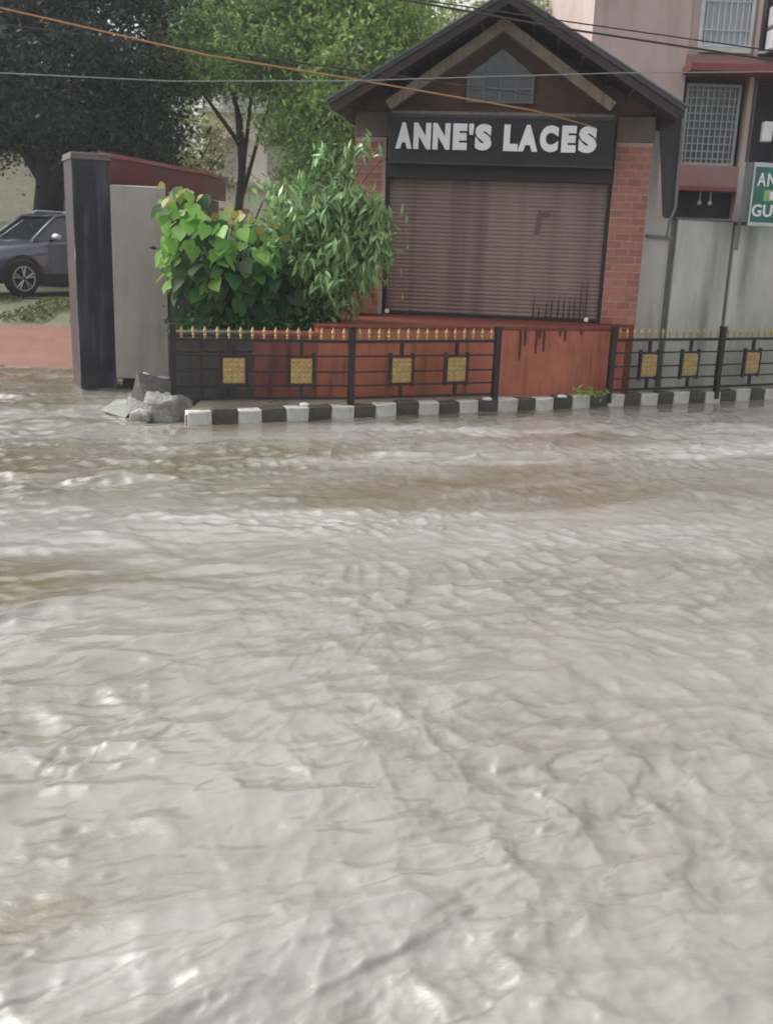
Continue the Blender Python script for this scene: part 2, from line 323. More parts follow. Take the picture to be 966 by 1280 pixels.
# ------------------------------------------------------------------ kerb, footpath, terraces
def strip(name, m, f0, f1, xs, z0, zt, **k):            # slab between two lines y=f0(x), y=f1(x)
    mb = MB(); n = len(xs); vs = []
    for x in xs: vs += [(x, f0(x), z0), (x, f0(x), zt), (x, f1(x), zt), (x, f1(x), z0)]
    fs = []
    for i in range(n - 1):
        a = i * 4; fs += [(a + 1, a + 5, a + 6, a + 2), (a, a + 4, a + 5, a + 1), (a + 2, a + 6, a + 7, a + 3)]
    fs += [(0, 1, 2, 3), (n * 4 - 1, n * 4 - 2, n * 4 - 3, n * 4 - 4)]
    return mb.add(vs, fs).build(name, m, **k)
XR = [-2.36 + .6 * i for i in range(30)]
strip('footpath', m_path, lambda x: ky(x) + .13, lambda x: ky(x) + 6.0, XR, -.3, .15, kind='structure')
kerb = strip('kerb', m_path, lambda x: ky(x) + .03, lambda x: ky(x) + .13, XR, -.3, .12, kind='structure')
kd = Vector((1, KS, 0)).normalized(); ka = math.atan(KS)
kmesh = [[MB().box(-.147, .147, 0, .15, -.3, .17, j=.011).mesh('kerb_block', mm_, bevel=.012) for _ in range(4)] for mm_ in (m_kwhite, m_kblack)]
for i in range(44):
    c = Vector((-2.33, 11.42, 0)) + kd * (.15 + .30 * i)
    link('kerb_block', kmesh[i % 2][i // 2 % 4], kerb, c + Vector((0, 0, random.uniform(-.02, .01))), (random.uniform(-.04, .04), random.uniform(-.03, .03), ka + random.uniform(-.015, .015)))
# earth terrace behind the red wall and the land beyond
strip('garden_bed', m_asphalt, lambda x: wy(x) + .15, lambda x: 20, [-2.6, -1, 1, 3.3], -.3, .95, kind='structure')
MB().add([(-30, 16.6, -.08), (-3.1, 16.3, -.08), (-30, 18.3, .5), (-3.1, 18.0, .5)], [(0, 1, 3, 2)]).build('driveway', m_paving, kind='structure')
def terrain(name, m, x0, x1, y0, y1, zf, n, mm_=.02):
    mb = MB(); vs = []
    for j in range(n + 1):
        for i in range(n * 2 + 1):
            x = x0 + (x1 - x0) * i / (n * 2); y = y0 + (y1 - y0) * j / n
            vs.append((x, y, zf(x, y) + mm_ * noise.noise(Vector((x * 2, y * 2, 3)))))
    k = n * 2 + 1
    mb.add(vs, [(j * k + i, j * k + i + 1, (j + 1) * k + i + 1, (j + 1) * k + i) for j in range(n) for i in range(n * 2)])
    return mb.build(name, m, smooth=True, kind='structure')
terrain('verge', m_verge, -14, -3.1, 18.05, 19.3, lambda x, y: .47 + .41 * min(1, (y - 18.05) / 1.0), 14, .05)
MB().add([(-60, 19.2, .895), (60, 19.2, .895), (60, 120, .9), (-60, 120, .9)], [(0, 1, 2, 3)]).build('yard', m_verge, kind='structure')

# ------------------------------------------------------------------ shop
shop = thing('shop', 'small brick shop with gabled roof, closed brown roller shutter and black name board', 'shop', (1.383, 14.72, .03), R(-7.4))
def gable_poly(hw, ze, zr, xc=.04, th=.0): return [(xc - hw, ze), (xc, zr), (xc + hw, ze)]
MB().box(-2.0, 2.06, .02, 4.2, -.2, 1.085).build('plinth', m_redledge, shop)
MB().box(-2.02, -1.58, .03, 4.0, 1.087, 3.25).box(1.58, 2.06, .03, 4.0, 1.087, 3.25).box(-1.58, 1.58, .35, 4.0, 1.087, 3.2).build('wall', m_mortar, shop)
# upper plaster band + gable wall
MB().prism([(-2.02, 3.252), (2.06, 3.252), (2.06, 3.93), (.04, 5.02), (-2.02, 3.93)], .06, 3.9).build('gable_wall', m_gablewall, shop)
for (x0, x1) in ((-2.03, -1.53), (1.57, 2.08)):
    MB().box(x0, x1, -.015, .3, 3.535, 3.86).build('pillar_head', m_plaster, shop, bevel=.01)
def bricks(parent, x0, x1, z0, z1, yf, L_=.2, H_=.104, dep=.1):
    me = [MB().box(-L_ / 2 + .009, L_ / 2 - .009, 0, dep, .009, H_ - .010, j=.0015).mesh('brick', m_brick) for _ in range(3)]
    me += [MB().box(-L_ / 4 + .009, L_ / 4 - .009, 0, dep, .009, H_ - .010, j=.0015).mesh('brick', m_brick) for _ in range(1)]
    n = int((z1 - z0) / H_)
    for r in range(n):
        x = x0 if r % 2 == 0 else x0
        first = r % 2 == 1
        while x < x1 - .04:
            l = L_ / 2 if first else L_; first = False
            if x + l > x1 + .01: l = L_ / 2
            if x + l > x1 + .05: break
            k = 3 if l < L_ else random.randrange(3)
            link('brick', me[k], parent, (x + l / 2, yf + random.uniform(-.003, .003), z0 + r * H_))
            x += l
for nm, (x0, x1, z0, z1, yf) in (('brick_pillar', (-2.03, -1.58, 1.09, 3.53, -.0)), ('brick_pillar', (1.575, 2.075, 1.09, 3.53, -.0))):
    p = MB().box(x0 + .006, x1 - .006, .008, .2, z0, z1).build(nm, m_mortar, shop)
    bricks(p, x0, x1, z0, z1, yf)
p = MB().box(-2.95, -2.05, .108, .3, .95, 2.1).build('wing_wall', m_mortar, shop)
bricks(p, -2.95, -2.05, 1.0, 2.06, .10)
# shutter: one object per slat
mslat = MB().prism([(-1.575, 0), (1.575, 0), (1.575, .004), (-1.575, .004)], .1, .11)
prof = [(.107, 0), (.100, .004), (.095, .018), (.094, .036), (.099, .052), (.107, .056)]
sl = MB(); vs = [(x, y, z) for x in (-1.575, 1.575) for (y, z) in prof] + [(x, .125, z) for x in (-1.575, 1.575) for z in (0, .056)]
sl.add(vs, [(i, i + 1, i + 7, i + 6) for i in range(5)] + [(0, 12, 13, 5, 4, 3, 2, 1), (6, 7, 8, 9, 10, 11, 15, 14)])
shutter = MB().box(-1.58, 1.58, .126, .15, 1.09, 3.2).build('shutter', m_shutter, shop)
sme = sl.mesh('slat', m_shutter, smooth=False)
for i in range(37): link('slat', sme, shutter, (0, random.uniform(-.002, .002), 1.13 + i * .0565))
MB().box(-1.575, 1.575, .075, .125, 1.088, 1.128).build('bottom_bar', m_black, shutter)
for s_ in (-1.555, 1.555): MB().box(s_ - .03, s_ + .03, .04, .13, 1.088, 3.17).build('guide_rail', m_black, shop)
for x in (-1.50, 1.38): MB().box(x - .03, x + .03, .02, .07, 1.10, 1.16).build('lock', m_white, shutter, bevel=.012)
m_scf = mat('scuff_dark', (.05, .032, .031), .5)
# drips of dark paint running over the lower right of the shutter
for k, x in enumerate([.62, .70, .80, .88, .97, 1.05, 1.13, 1.2, 1.28, 1.36]):
    h = random.uniform(.1, .42) + .03 * k
    pts = [(x - .012, 1.13), (x + .012, 1.13), (x + .009, 1.13 + h * .6), (x + .002, 1.13 + h), (x - .006, 1.13 + h * .6)]
    MB().prism(pts, .080, .0845).build('drip_stain', m_scf, shutter)
MB().prism([(.55, 2.28), (.60, 2.62), (.64, 2.58), (.75, 2.6), (.78, 2.55), (.66, 2.52), (.62, 2.3)], .081, .085).build('scuff', mat('scuff', (.15, .105, .097), .5), shutter)
# name board
board = MB().box(-1.52, 1.54, -.22, .03, 3.18, 3.81).build('name_board', m_black, shop, bevel=.012)
MB().box(-1.53, 1.55, -.235, -.221, 3.775, 3.815).box(-1.53, 1.55, -.235, -.221, 3.17, 3.2).build('board_frame', mat('board_frame', (.04, .04, .045), .4), board)
MB().box(-1.56, 1.56, -.06, .12, 2.99, 3.178).build('shutter_box', mat('shutter_box', (.025, .02, .022), .6), shop)
def letter(ch, x0, x1, z0, z1, yf, ext, m, parent, off=.07, name='letter', rz=0):
    cu_ = bpy.data.curves.new('txt', 'FONT'); cu_.body = ch; cu_.extrude = .5; cu_.offset = off; cu_.resolution_u = 4
    ob = bpy.data.objects.new('txt', cu_); C.objects.link(ob)
    dg = bpy.context.evaluated_depsgraph_get(); me = bpy.data.meshes.new_from_object(ob.evaluated_get(dg))
    bpy.data.objects.remove(ob)
    co = np.array([v.co for v in me.vertices]); lo, hi = co.min(0), co.max(0)
    for v, c in zip(me.vertices, co):
        f = (c - lo) / (hi - lo); v.co = (x0 + f[0] * (x1 - x0), yf - f[2] * ext, z0 + f[1] * (z1 - z0))
    me.materials.clear(); me.materials.append(m); me.name = name
    return link(name, me, parent)
lx = lambda px: -1.41 + (px - 496) * .01079
for ch, a, b_ in (('A', 495, 516), ('N', 518, 540), ('N', 542.5, 564.5), ('E', 568, 586), ("'", 588, 594), ('S', 596, 617), ('L', 632, 650), ('A', 650, 675), ('C', 677, 700), ('E', 704, 722), ('S', 725, 747.5)):
    z1 = 3.70; z0 = 3.36
    if ch == "'": z0 = 3.56
    letter(ch, lx(a), lx(b_), z0, z1, -.221, .05, m_white, board)
MB().box(-1.50, 1.52, -.20, .06, 3.815, 3.86).build('board_ledge', m_timber, shop)
# roof
zr, ze, hw, xc, yf = 5.20, 3.86, 2.30, .04, -.86
def slope(side, name, m, t0, t1, y0, y1, hw_=hw, par=shop):
    e = Vector((xc + side * hw_, 0, zr - (zr - ze) * hw_ / hw)); a = Vector((xc, 0, zr)); n = Vector((-(a.z - e.z) * -side * -1, 0, 0))
    d = (e - a).normalized(); n = Vector((-d.z * side, 0, d.x * side)) if side > 0 else Vector((d.z, 0, -d.x))
    if n.z < 0: n = -n
    pts = [a + n * t0, e + n * t0, e + n * t1, a + n * t1]
    pts[0].x = xc; pts[3].x = xc
    return MB().prism([(p.x, p.z) for p in pts], y0, y1).build(name, m, par)
for s_ in (-1, 1):
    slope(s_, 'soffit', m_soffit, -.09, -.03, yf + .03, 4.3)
    slope(s_, 'roof_sheet', m_roof, -.028, .03, yf, 4.35)
    slope(s_, 'verge_board', m_soffit, -.14, .0, yf + .035, yf + .07, hw - .02)
    slope(s_, 'edge_flashing', m_edge, .031, .05, yf - .012, yf + .05, hw + .01)
    # corrugation ridges of the sheet
    d = Vector((s_ * hw, 0, ze - zr)).normalized()
    for k in range(30):
        y = yf + .12 + k * .17
        a = Vector((xc, y, zr + .03)) + d * .05; b_ = Vector((xc, y, zr + .03)) + d * 2.62
        MB().tube([a, b_], .018, 5).build('roof_rib', m_roof, shop)
    # soffit battens
    for k in range(1, 7):
        c = Vector((xc, 0, zr - .155)) + d * (.38 * k)
        MB().tube([c + Vector((0, yf + .09, 0)), c + Vector((0, .05, 0))], .025, 4).build('purlin', m_soffit, shop)
# timber gable frame just in front of the wall
for s_, xe, zee in ((-1, -1.52, 3.90), (1, 1.47, 3.93)):
    a = Vector((-.02, 4.93)); e = Vector((xe, zee)); d = (e - a).normalized(); n = Vector((-d.y, d.x)) * .065
    if n.y < 0: n = -n
    pts = [a + Vector((0, .07)), e + n, e - n, a - Vector((0, .09))]
    MB().prism([(q.x, q.y) for q in pts], -.42, -.32).build('gable_timber', m_timber, shop)
    pts = [a + Vector((0, .0)), e + n * .3, e - n * .3, a - Vector((0, .06))]
    MB().prism([(q.x, q.y) for q in pts], -.31, .05).build('gable_lining', m_plaster, shop)
win = MB().prism([(-.5, 4.02), (.42, 4.02), (.42, 4.35), (-.03, 4.70), (-.5, 4.35)], .02, .05).build('window', m_glass, shop)
for k in range(5):
    x = -.48 + k * .22; zt = 4.70 - abs(x + .03) * .76
    MB().box(x - .014, x + .014, -.005, .02, 4.02, zt - .01).build('mullion', m_frame, win)
for z in (4.0, 4.17, 4.33): MB().box(-.5, .42, -.012, -.006, z, z + .03).build('crossbar', m_frame, win)
MB().tube([(2.44, .05, 3.85), (2.46, .05, 2.7), (2.40, .1, 2.5), (2.40, .2, 2.3)], .022, 6).build('downpipe', m_pole, shop)
MB().box(2.075, 2.12, .3, 3.9, 1.1, 3.86).build('side_wall', m_plaster, shop)
MB().prism([(2.31, 2.58), (2.45, 2.58), (2.42, 3.9), (2.13, 3.9)], .1, .16).build('eave_shade_panel', m_darkroom, shop)  # added dark panel standing in for the shade under the eave

# ------------------------------------------------------------------ red retaining wall and dark end wall
def rwall(x0, x1, z1, m, name, label):
    o = thing(name, label, 'wall', (x0, wy(x0), 0), math.atan(.35)); L_ = (x1 - x0) * math.hypot(1, .35)
    MB().box(0, L_, 0, .2, -.2, z1 - .05).build('wall_face', m, o)
    MB().box(-.005, L_ + .005, -.02, .3, z1 - .048, z1, j=.002).build('coping', m_redledge if m is m_redwall else m, o, bevel=.008)
    return o, L_
rw, L_ = rwall(-.95, 3.3, 1.09, m_redwall, 'retaining_wall', 'long low red painted wall below the shop shutter behind the railing')
MB().box(.3, L_, .28, 1.6, .9, 1.086).build('ledge', m_redledge, rw)
for k, (dx, h) in enumerate([(0, .42), (.07, .22), (.24, .33), (.29, .12), (.36, .3), (.60, .09), (.68, .16), (.93, .07)]):   # dark paint runs over the coping
    x = 2.85 + dx
    pts = [(x - .014, 1.088), (x + .014, 1.088), (x + .012, 1.05 - h * .5), (x + .006, 1.05 - h), (x - .006, 1.05 - h), (x - .012, 1.05 - h * .5)]
    MB().prism(pts, -.026, -.002).build('drip_stain', mat('drip', (.13, .045, .035), .4), rw)
rw2, _ = rwall(-1.75, -.955, .99, m_redwall_dark, 'retaining_wall', 'short lower red wall in darker maroon below the bushes')
rw3, _ = rwall(-2.68, -1.755, .99, m_darkwall, 'block_wall', 'dark wet concrete block wall behind the left end of the railing')
for k in range(3):
    for j in range(4):
        MB().box(.04 + k * .33, .04 + k * .33 + .3, -.02, .0, .12 + j * .21, .12 + j * .21 + .19, j=.003).build('block', m_darkwall, rw3, bevel=.01)

# ------------------------------------------------------------------ railings
spear = MB().lathe([(.0, 0), (.012, 0), (.012, .03), (.022, .04), (.012, .05), (.024, .085), (.02, .1), (.0, .15)], 6).mesh('spearhead', m_gold)
orn = MB(); orn.box(-.13, .13, -.012, .012, -.15, .15)
for a in range(4):
    for b_ in range(5):
        cx, cz = -.0975 + a * .065, -.12 + b_ * .06
        orn.add([(cx + .024 * math.cos(k * PI / 3), -.013, cz + .024 * math.sin(k * PI / 3)) for k in range(6)] + [(cx, -.026, cz)], [(k, (k + 1) % 6, 6) for k in range(6)])
ornm = orn.mesh('ornament', m_gold)
def railing(posts, label, ns):
    o = thing('railing', label, 'railing', (posts[0][0], posts[0][1], .15))
    P = [Vector((p[0] - posts[0][0], p[1] - posts[0][1], 0)) for p in posts]
    pm = MB().box(-.038, .038, -.038, .038, -.1, .95).box(-.045, .045, -.045, .045, .94, .965).mesh('post', m_iron, bevel=.004)
    for i, p in enumerate(P):
        a = math.atan2(*(P[min(i + 1, len(P) - 1)] - P[max(i - 1, 0)]).yx)
        link('post', pm, o, p, (0, 0, a))
    for i in range(len(P) - 1):
        d = P[i + 1] - P[i]; L_ = d.length; a = math.atan2(d.y, d.x); m4 = Matrix.Translation(P[i]) @ Matrix.Rotation(a, 4, 'Z')
        for z, h in ((.08, .035), (.235, .022), (.405, .022), (.60, .022), (.78, .04)):
            MB().box(.04, L_ - .04, -.014, .014, z - h / 2, z + h / 2, m4).build('rail', m_iron, o)
        for f in (.33, .71):
            x = L_ * f
            for q in (-.155, .155): MB().box(x + q - .018, x + q + .018, -.02, .02, .205, .64, m4).build('frame_bar', m_iron, o)
            for z in (.243, .592): MB().box(x - .137, x + .137, -.02, .02, z - .012, z + .012, m4).build('frame_bar', m_iron, o)
            for z0, z1 in ((.605, .76), (.098, .23)): MB().box(x - .022, x + .022, -.016, .016, z0, z1, m4).build('strut', m_iron, o)
            link('ornament', ornm, o, m4 @ Vector((x, -.012, .418)), (0, 0, a))
        for k in range(ns):
            x = .1 + (L_ - .2) * k / (ns - 1)
            link('spearhead', spear, o, m4 @ Vector((x, 0, .80)) , (random.uniform(-.03, .03), random.uniform(-.05, .05), a))
    return o
railing([(-2.6, 11.95), (-.5, 12.47), (1.38, 13.3)], 'black iron railing with gold squares and spearheads in front of the bushes and red wall', 15)
railing([(3.07, 14.1), (4.85, 14.95), (6.6, 15.85)], 'black iron railing with gold squares in front of the stained grey wall on the right', 15)

# ------------------------------------------------------------------ gate pillar, panel, rubble
gp = thing('gate_pillar', 'tall polished black granite gate pillar with faint pale veins', 'pillar', (-4.12, 14.1, -.3), R(26))
MB().box(-.25, .25, 0, .06, 0, 3.36).build('granite_face', m_granite, gp, bevel=.006)
MB().box(-.247, .247, .061, .72, 0, 3.36).build('core', m_granside, gp)
MB().box(-.265, .265, -.018, .735, 3.361, 3.40).box(-.255, .255, -.01, .73, 3.40, 3.45).build('cap', mat('cap_grey', (.13, .11, .11), .4, (.2, .15, .14)), gp, bevel=.008)
wp = thing('wall_panel', 'plain grey plastered wall beside the black pillar, open gap at its foot', 'wall', (-3.82, 14.2, 0), R(13))
MB().box(-.08, .66, 0, .3, .13, 2.76).build('panel', m_grey, wp, bevel=.015)
MB().box(.0, .66, .12, .3, -.3, .128).build('gap_backing', m_black, wp)  # black backing: the dark of the gap under the panel, painted
MB().box(.662, .80, .04, .34, -.3, 2.70).build('end_strip', mat('mossy_shadow_strip', (.15, .14, .12), .7, (.06, .06, .05), 3), wp, bevel=.02)  # moss, with the bush shadow painted into its dark tone
bo = thing('guard_booth', 'low booth with deep red metal fascia rising behind the gate pillar', 'booth', (-4.3, 15.55, 0), 0)
fa = MB(); fa.add([(-.1, 0, 2.80), (1.45, 0, 2.70), (1.45, 0, 3.0), (-.1, 0, 3.22), (-.1, 1.8, 2.80), (1.45, 1.8, 2.70), (1.45, 1.8, 3.0), (-.1, 1.8, 3.22)], [(0, 1, 2, 3), (4, 7, 6, 5), (0, 3, 7, 4), (1, 5, 6, 2), (3, 2, 6, 7), (0, 4, 5, 1)])
fa.build('fascia', m_redroof, bo)
tr = MB(); tr.add([(-.13, -.03, 3.225), (1.48, -.03, 3.005), (1.48, -.03, 3.05), (-.13, -.03, 3.29), (-.13, 1.85, 3.225), (1.48, 1.85, 3.005), (1.48, 1.85, 3.05), (-.13, 1.85, 3.29)], [(0, 1, 2, 3), (4, 7, 6, 5), (0, 3, 7, 4), (1, 5, 6, 2), (3, 2, 6, 7), (0, 4, 5, 1)])
tr.build('roof', m_redtrim, bo)
MB().box(0, 1.35, .1, 1.7, -.3, 2.69).build('wall', m_darkwall, bo)
def rock(name, m, sx, sy, sz, seed, loc, rot=(0, 0, 0), amp=.35, sub=4, parent=None, fr=1.7):
    bm = bmesh.new(); bmesh.ops.create_icosphere(bm, subdivisions=sub, radius=1)
    for v in bm.verts:
        n = noise.fractal(v.co * fr + Vector((seed, 0, 0)), 1, 2, 4) ; c = noise.noise(v.co * 9 + Vector((seed, 5, 0)))
        v.co *= 1 + amp * n + .08 * c
        v.co.z = max(v.co.z, -.7) if v.co.z < 0 else v.co.z
        v.co = Vector((v.co.x * sx, v.co.y * sy, v.co.z * sz))
    me = bpy.data.meshes.new(name); bm.to_mesh(me); bm.free(); me.materials.append(m)
    me.polygons.foreach_set('use_smooth', [True] * len(me.polygons))
    return link(name, me, parent, loc, rot)
def chunk(name, m, sx, sy, sz, loc, rot, label, cat, seed):      # sharp broken piece: hull of random points, then worn a little
    rd = random.Random(seed); bm = bmesh.new()
    for _ in range(15): bm.verts.new((rd.uniform(-1, 1) * sx, rd.uniform(-1, 1) * sy, rd.uniform(-1, 1) * sz))
    r = bmesh.ops.convex_hull(bm, input=bm.verts); bmesh.ops.delete(bm, geom=[v for v in bm.verts if not v.link_faces], context='VERTS')
    bmesh.ops.bevel(bm, geom=bm.edges[:], offset=.012, segments=1, affect='EDGES', clamp_overlap=True)
    bmesh.ops.triangulate(bm, faces=bm.faces); bmesh.ops.subdivide_edges(bm, edges=[e for e in bm.edges if e.calc_length() > .05], cuts=3, use_grid_fill=True)
    for v in bm.verts: v.co += Vector((1, 1, 1)) * .010 * noise.fractal(v.co * 14 + Vector((seed, 0, 0)), 1, 2, 3)
    me = bpy.data.meshes.new(name); bm.to_mesh(me); bm.free(); me.materials.append(m)
    return tag(link(name, me, None, loc, rot), label, cat)
m_concd = mat('wet_concrete', (.22, .215, .20), .55, (.09, .09, .08), 9, bump=.9, bscale=30)
tag(rock('concrete_lump', m_conc, .34, .26, .27, 2, (-2.68, 11.9, .04), amp=.22), 'largest rounded lump of pitted grey concrete at the kerb end', 'rubble')
chunk('broken_block', m_concd, .34, .24, .24, (-2.9, 12.3, .22), (.2, .3, .5), 'smooth wedge of broken concrete leaning between slab and rounded lump', 'rubble', 5)
chunk('broken_block', m_concd, .24, .2, .16, (-3.0, 12.75, .24), (.1, -.3, 1.2), 'sharp broken block against the foot of the grey wall', 'rubble', 8)
chunk('broken_slab', m_slab, .5, .25, .07, (-3.28, 12.2, .06), (.35, -.12, R(-48)), 'mossy slab of broken concrete lying tilted half in the water', 'slab', 3)
chunk('broken_block', m_conc, .2, .16, .12, (-3.0, 11.95, .08), (.2, .2, .3), 'grey broken block between the tilted slab and the rounded concrete lump', 'rubble', 12)
tag(rock('white_stone', m_chalk, .06, .05, .045, 4, (-3.14, 12.75, .37), sub=3), 'small white stone on top of the rubble below the grey wall', 'stone')
tag(MB().tube([(-3.08, 12.72, .36), (-2.98, 12.66, .37), (-2.88, 12.6, .32), (-2.80, 12.5, .24)], .02, 8).build('bent_pipe', m_chalk), 'short bent pinkish pipe lying over the rubble', 'pipe')
for i, (x, y, s_, lb) in enumerate([(-2.98, 11.75, .11, 'pale stone at the water side between slab and concrete lump'), (-2.42, 11.82, .09, 'dark wedge of stone between concrete lump and first white kerb block'), (-2.86, 11.62, .06, 'small stone in the water in front of the concrete lump')]):
    chunk('rubble_stone', m_chalk if i == 0 else m_concd, s_, s_ * .8, s_ * .8, (x, y, .03), (.3, .2, i), lb, 'stone', 30 + i)

# ------------------------------------------------------------------ compound wall on the right, sign
cw = thing('compound_wall', 'tall grey boundary wall with dark rain stains, behind the right railing', 'wall', (3.98, 14.95, 0), math.atan(.5))
MB().box(.06, 1.10, 0, .2, -.1, 2.60).box(1.18, 6, 0, .2, -.1, 2.56).build('wall_face', m_comp, cw)
MB().box(1.1, 1.18, .03, .2, -.1, 2.57).box(-.04, .06, .04, .2, -.1, 2.6).build('pilaster_joint', mat('stained_joint', (.17, .17, .16), .6, (.10, .10, .09)), cw)
MB().box(-.02, 6, -.02, .22, 2.602, 2.63, j=.002).build('coping', mat('coping', (.17, .17, .16), .5), cw)
cs = thing('cream_wall', 'narrow cream plastered wall strip between the brick pillar and the grey wall', 'wall', (3.44, 14.62, 0), R(20))
MB().box(.0, .5, .05, .2, -.1, 2.60).box(.0, .22, .06, .2, 2.6, 3.75).build('wall_face', m_cream, cs)
MB().tube([(.1, .02, 2.35), (.52, .02, 2.33)], .025, 6).build('pipe', m_pole, cs)
sg = thing('signboard', 'green signboard with white lettering, standing above the grey boundary wall', 'sign', (4.93, 15.1, 0), R(10))
MB().box(0, .13, .0, .16, 2.6, 3.42).build('side_frame', m_pole, sg)
MB().box(.13, 1.35, -.02, .14, 2.55, 3.42).build('board', mat('green_board', (.03, .14, .11), .45, (.045, .19, .15), 4), sg, bevel=.006)
MB().box(.13, 1.35, -.03, -.021, 3.36, 3.42).box(.13, 1.35, -.03, -.021, 2.55, 2.60).box(.13, .155, -.03, -.021, 2.6, 3.36).build('border', m_bar, sg)
def word(txt, x0, wch, z0, z1, m):
    x = x0
    for ch in txt:
        ww = wch * (.3 if ch == "'" else 1)
        letter(ch, x, x + ww * .86, z0 + (.12 if ch == "'" else 0), z1, -.022, .012, m, sg, .02); x += ww
word("ANNE'S", .2, .155, 3.1, 3.28, m_white)
MB().box(.33, .95, -.026, -.021, 2.9, 3.05).build('stripe', mat('lime_stripe', (.35, .6, .2), .4), sg)
word('INN', .42, .15, 2.92, 3.03, m_white)
word('GUEST', .17, .17, 2.68, 2.85, m_white)
for x in (.03, 1.2): MB().box(x, x + .04, .05, .09, 2.2, 2.6).build('bracket', m_pole, sg)

# ------------------------------------------------------------------ pink house behind right
ph = thing('pink_house', 'two-storey pinkish house with grilled windows and red sunshade behind the shop', 'house', (3.45, 20, 0), 0)
MB().box(0, 1.78, 0, 7, .8, 10).build('wall', m_pink, ph)
MB().box(1.78, 3.0, .05, 7, 5.68, 10).box(2.98, 3.06, .0, .3, 2.8, 10).box(1.78, 3.0, .05, 7, .8, 2.8).box(3.75, 9, .05, 7, .8, 10).build('bay_wall', m_pink, ph)
MB().box(1.78, 3.0, .45, .5, 2.8, 5.68).build('recess', m_darkroom, ph)
MB().box(3.06, 3.75, .5, 7, .8, 10).build('shaft', m_darkroom, ph)
def grille(x0, x1, z0, z1, y, nv, nh, name, gm, bm_=m_bar):
    wn = MB().box(x0, x1, y, y + .03, z0, z1).build(name, gm, ph)
    MB().box(x0 - .05, x0, y - .06, y + .04, z0 - .05, z1 + .05).box(x1, x1 + .05, y - .06, y + .04, z0 - .05, z1 + .05).box(x0, x1, y - .06, y + .04, z1, z1 + .05).box(x0, x1, y - .06, y + .04, z0 - .05, z0).build('frame', bm_, wn)
    for k in range(nv):
        x = x0 + (x1 - x0) * (k + .5) / nv; MB().box(x - .012, x + .012, y - .04, y - .016, z0, z1).build('grille_bar', bm_, wn)
    for k in range(nh):
        z = z0 + (z1 - z0) * (k + .5) / nh; MB().box(x0, x1, y - .054, y - .041, z - .01, z + .01).build('grille_bar', bm_, wn)
grille(2.0, 2.86, 5.86, 7.3, .02, 8, 3, 'window', m_curtain)
MB().box(1.96, 2.9, -.06, .02, 5.72, 5.8).build('sill', m_bar, ph)
MB().prism([(1.72, 5.33), (4.2, 5.33), (4.2, 5.45), (1.72, 5.45)], -.55, .45).build('sunshade', m_chajja, ph)
MB().box(1.76, 4.1, -.02, .04, 5.452, 5.679).build('lintel', m_pink2, ph)
grille(1.92, 2.84, 3.82, 5.16, .2, 9, 10, 'window', m_glass, mat('grille_grey', (.42, .44, .45), .5))
MB().box(1.80, 2.98, .0, .3, 3.38, 3.76).build('parapet', m_pink2, ph)
MB().box(1.78, 3.0, -.05, .3, 3.30, 3.378).build('parapet_trim', m_chajja, ph)
for x in (2.32, 2.52):
    l_ = MB().tube([(x, .1, 3.299), (x, .1, 3.12)], .012, 5).build('hanging_bulb', m_bar, ph); MB().lathe([(.0, -.05), (.035, -.03), (.045, 0), (.02, .04)], 8, o=(x, .1, 3.09)).build('bulb', m_bar, l_)
for z in (6.35, 5.95):
    a = thing('air_conditioner', ['white air conditioner box on the pink house, upper of the pair at the top edge', 'white air conditioner box on the pink house, lower of the pair'][z < 6.1], 'air conditioner', (6.62, 19.98, z), 0, 'air conditioners on the pink house')
    MB().box(0, .75, -.28, .0, -.19, .16).build('cabinet', m_white, a, bevel=.02)
    MB().lathe([(0, -.30), (.15, -.30), (.155, -.281)], 16, 'y', (.2, 0, -.01)).build('fan_grille', m_black, a)
    MB().box(.0, .75, -.3, 0, -.23, -.2).build('bracket', m_pole, a)
tag(MB().box(6.72, 6.9, 19.3, 19.45, 4.2, 4.55).build('meter_box', m_white, bevel=.015), 'small white box on the dark shaft right of the grilled window', 'box')
bpy.data.objects['meter_box'].location = (0, .5, 0)
MB().tube([(3.2, .35, .8), (3.2, .35, 9.5)], .05, 8).build('downpipe', m_pole, ph)
MB().box(3.06, 4.5, -.1, .45, 5.72, 5.76).build('balcony_edge', m_bar, ph)

# ------------------------------------------------------------------ foliage
def leafmesh(name, pts, size, m, aspect=.45, droop=.3, smooth=False):
    n = len(pts); pts = np.asarray(pts)
    sz = size * rng.uniform(.6, 1.35, n)
    th = rng.uniform(0, 2 * PI, n); ph_ = rng.normal(-droop, .55, n)
    d = np.stack([np.cos(th) * np.cos(ph_), np.sin(th) * np.cos(ph_), np.sin(ph_)], 1)
    r = rng.normal(size=(n, 3)); s = np.cross(d, r); s /= np.linalg.norm(s, axis=1)[:, None] + 1e-9
    a = pts - d * sz[:, None] * .5; b = pts + d * sz[:, None] * .5
    c1 = pts + s * (sz * aspect * .5)[:, None]; c2 = pts - s * (sz * aspect * .5)[:, None]
    co = np.stack([a, c1, b, c2], 1).reshape(-1, 3).astype(np.float32)
    me = bpy.data.meshes.new(name); me.vertices.add(4 * n); me.vertices.foreach_set('co', co.ravel())
    me.loops.add(4 * n); me.loops.foreach_set('vertex_index', np.arange(4 * n, dtype=np.int32))
    me.polygons.add(n); me.polygons.foreach_set('loop_start', np.arange(0, 4 * n, 4, dtype=np.int32)); me.update(); me.materials.append(m)
    return me
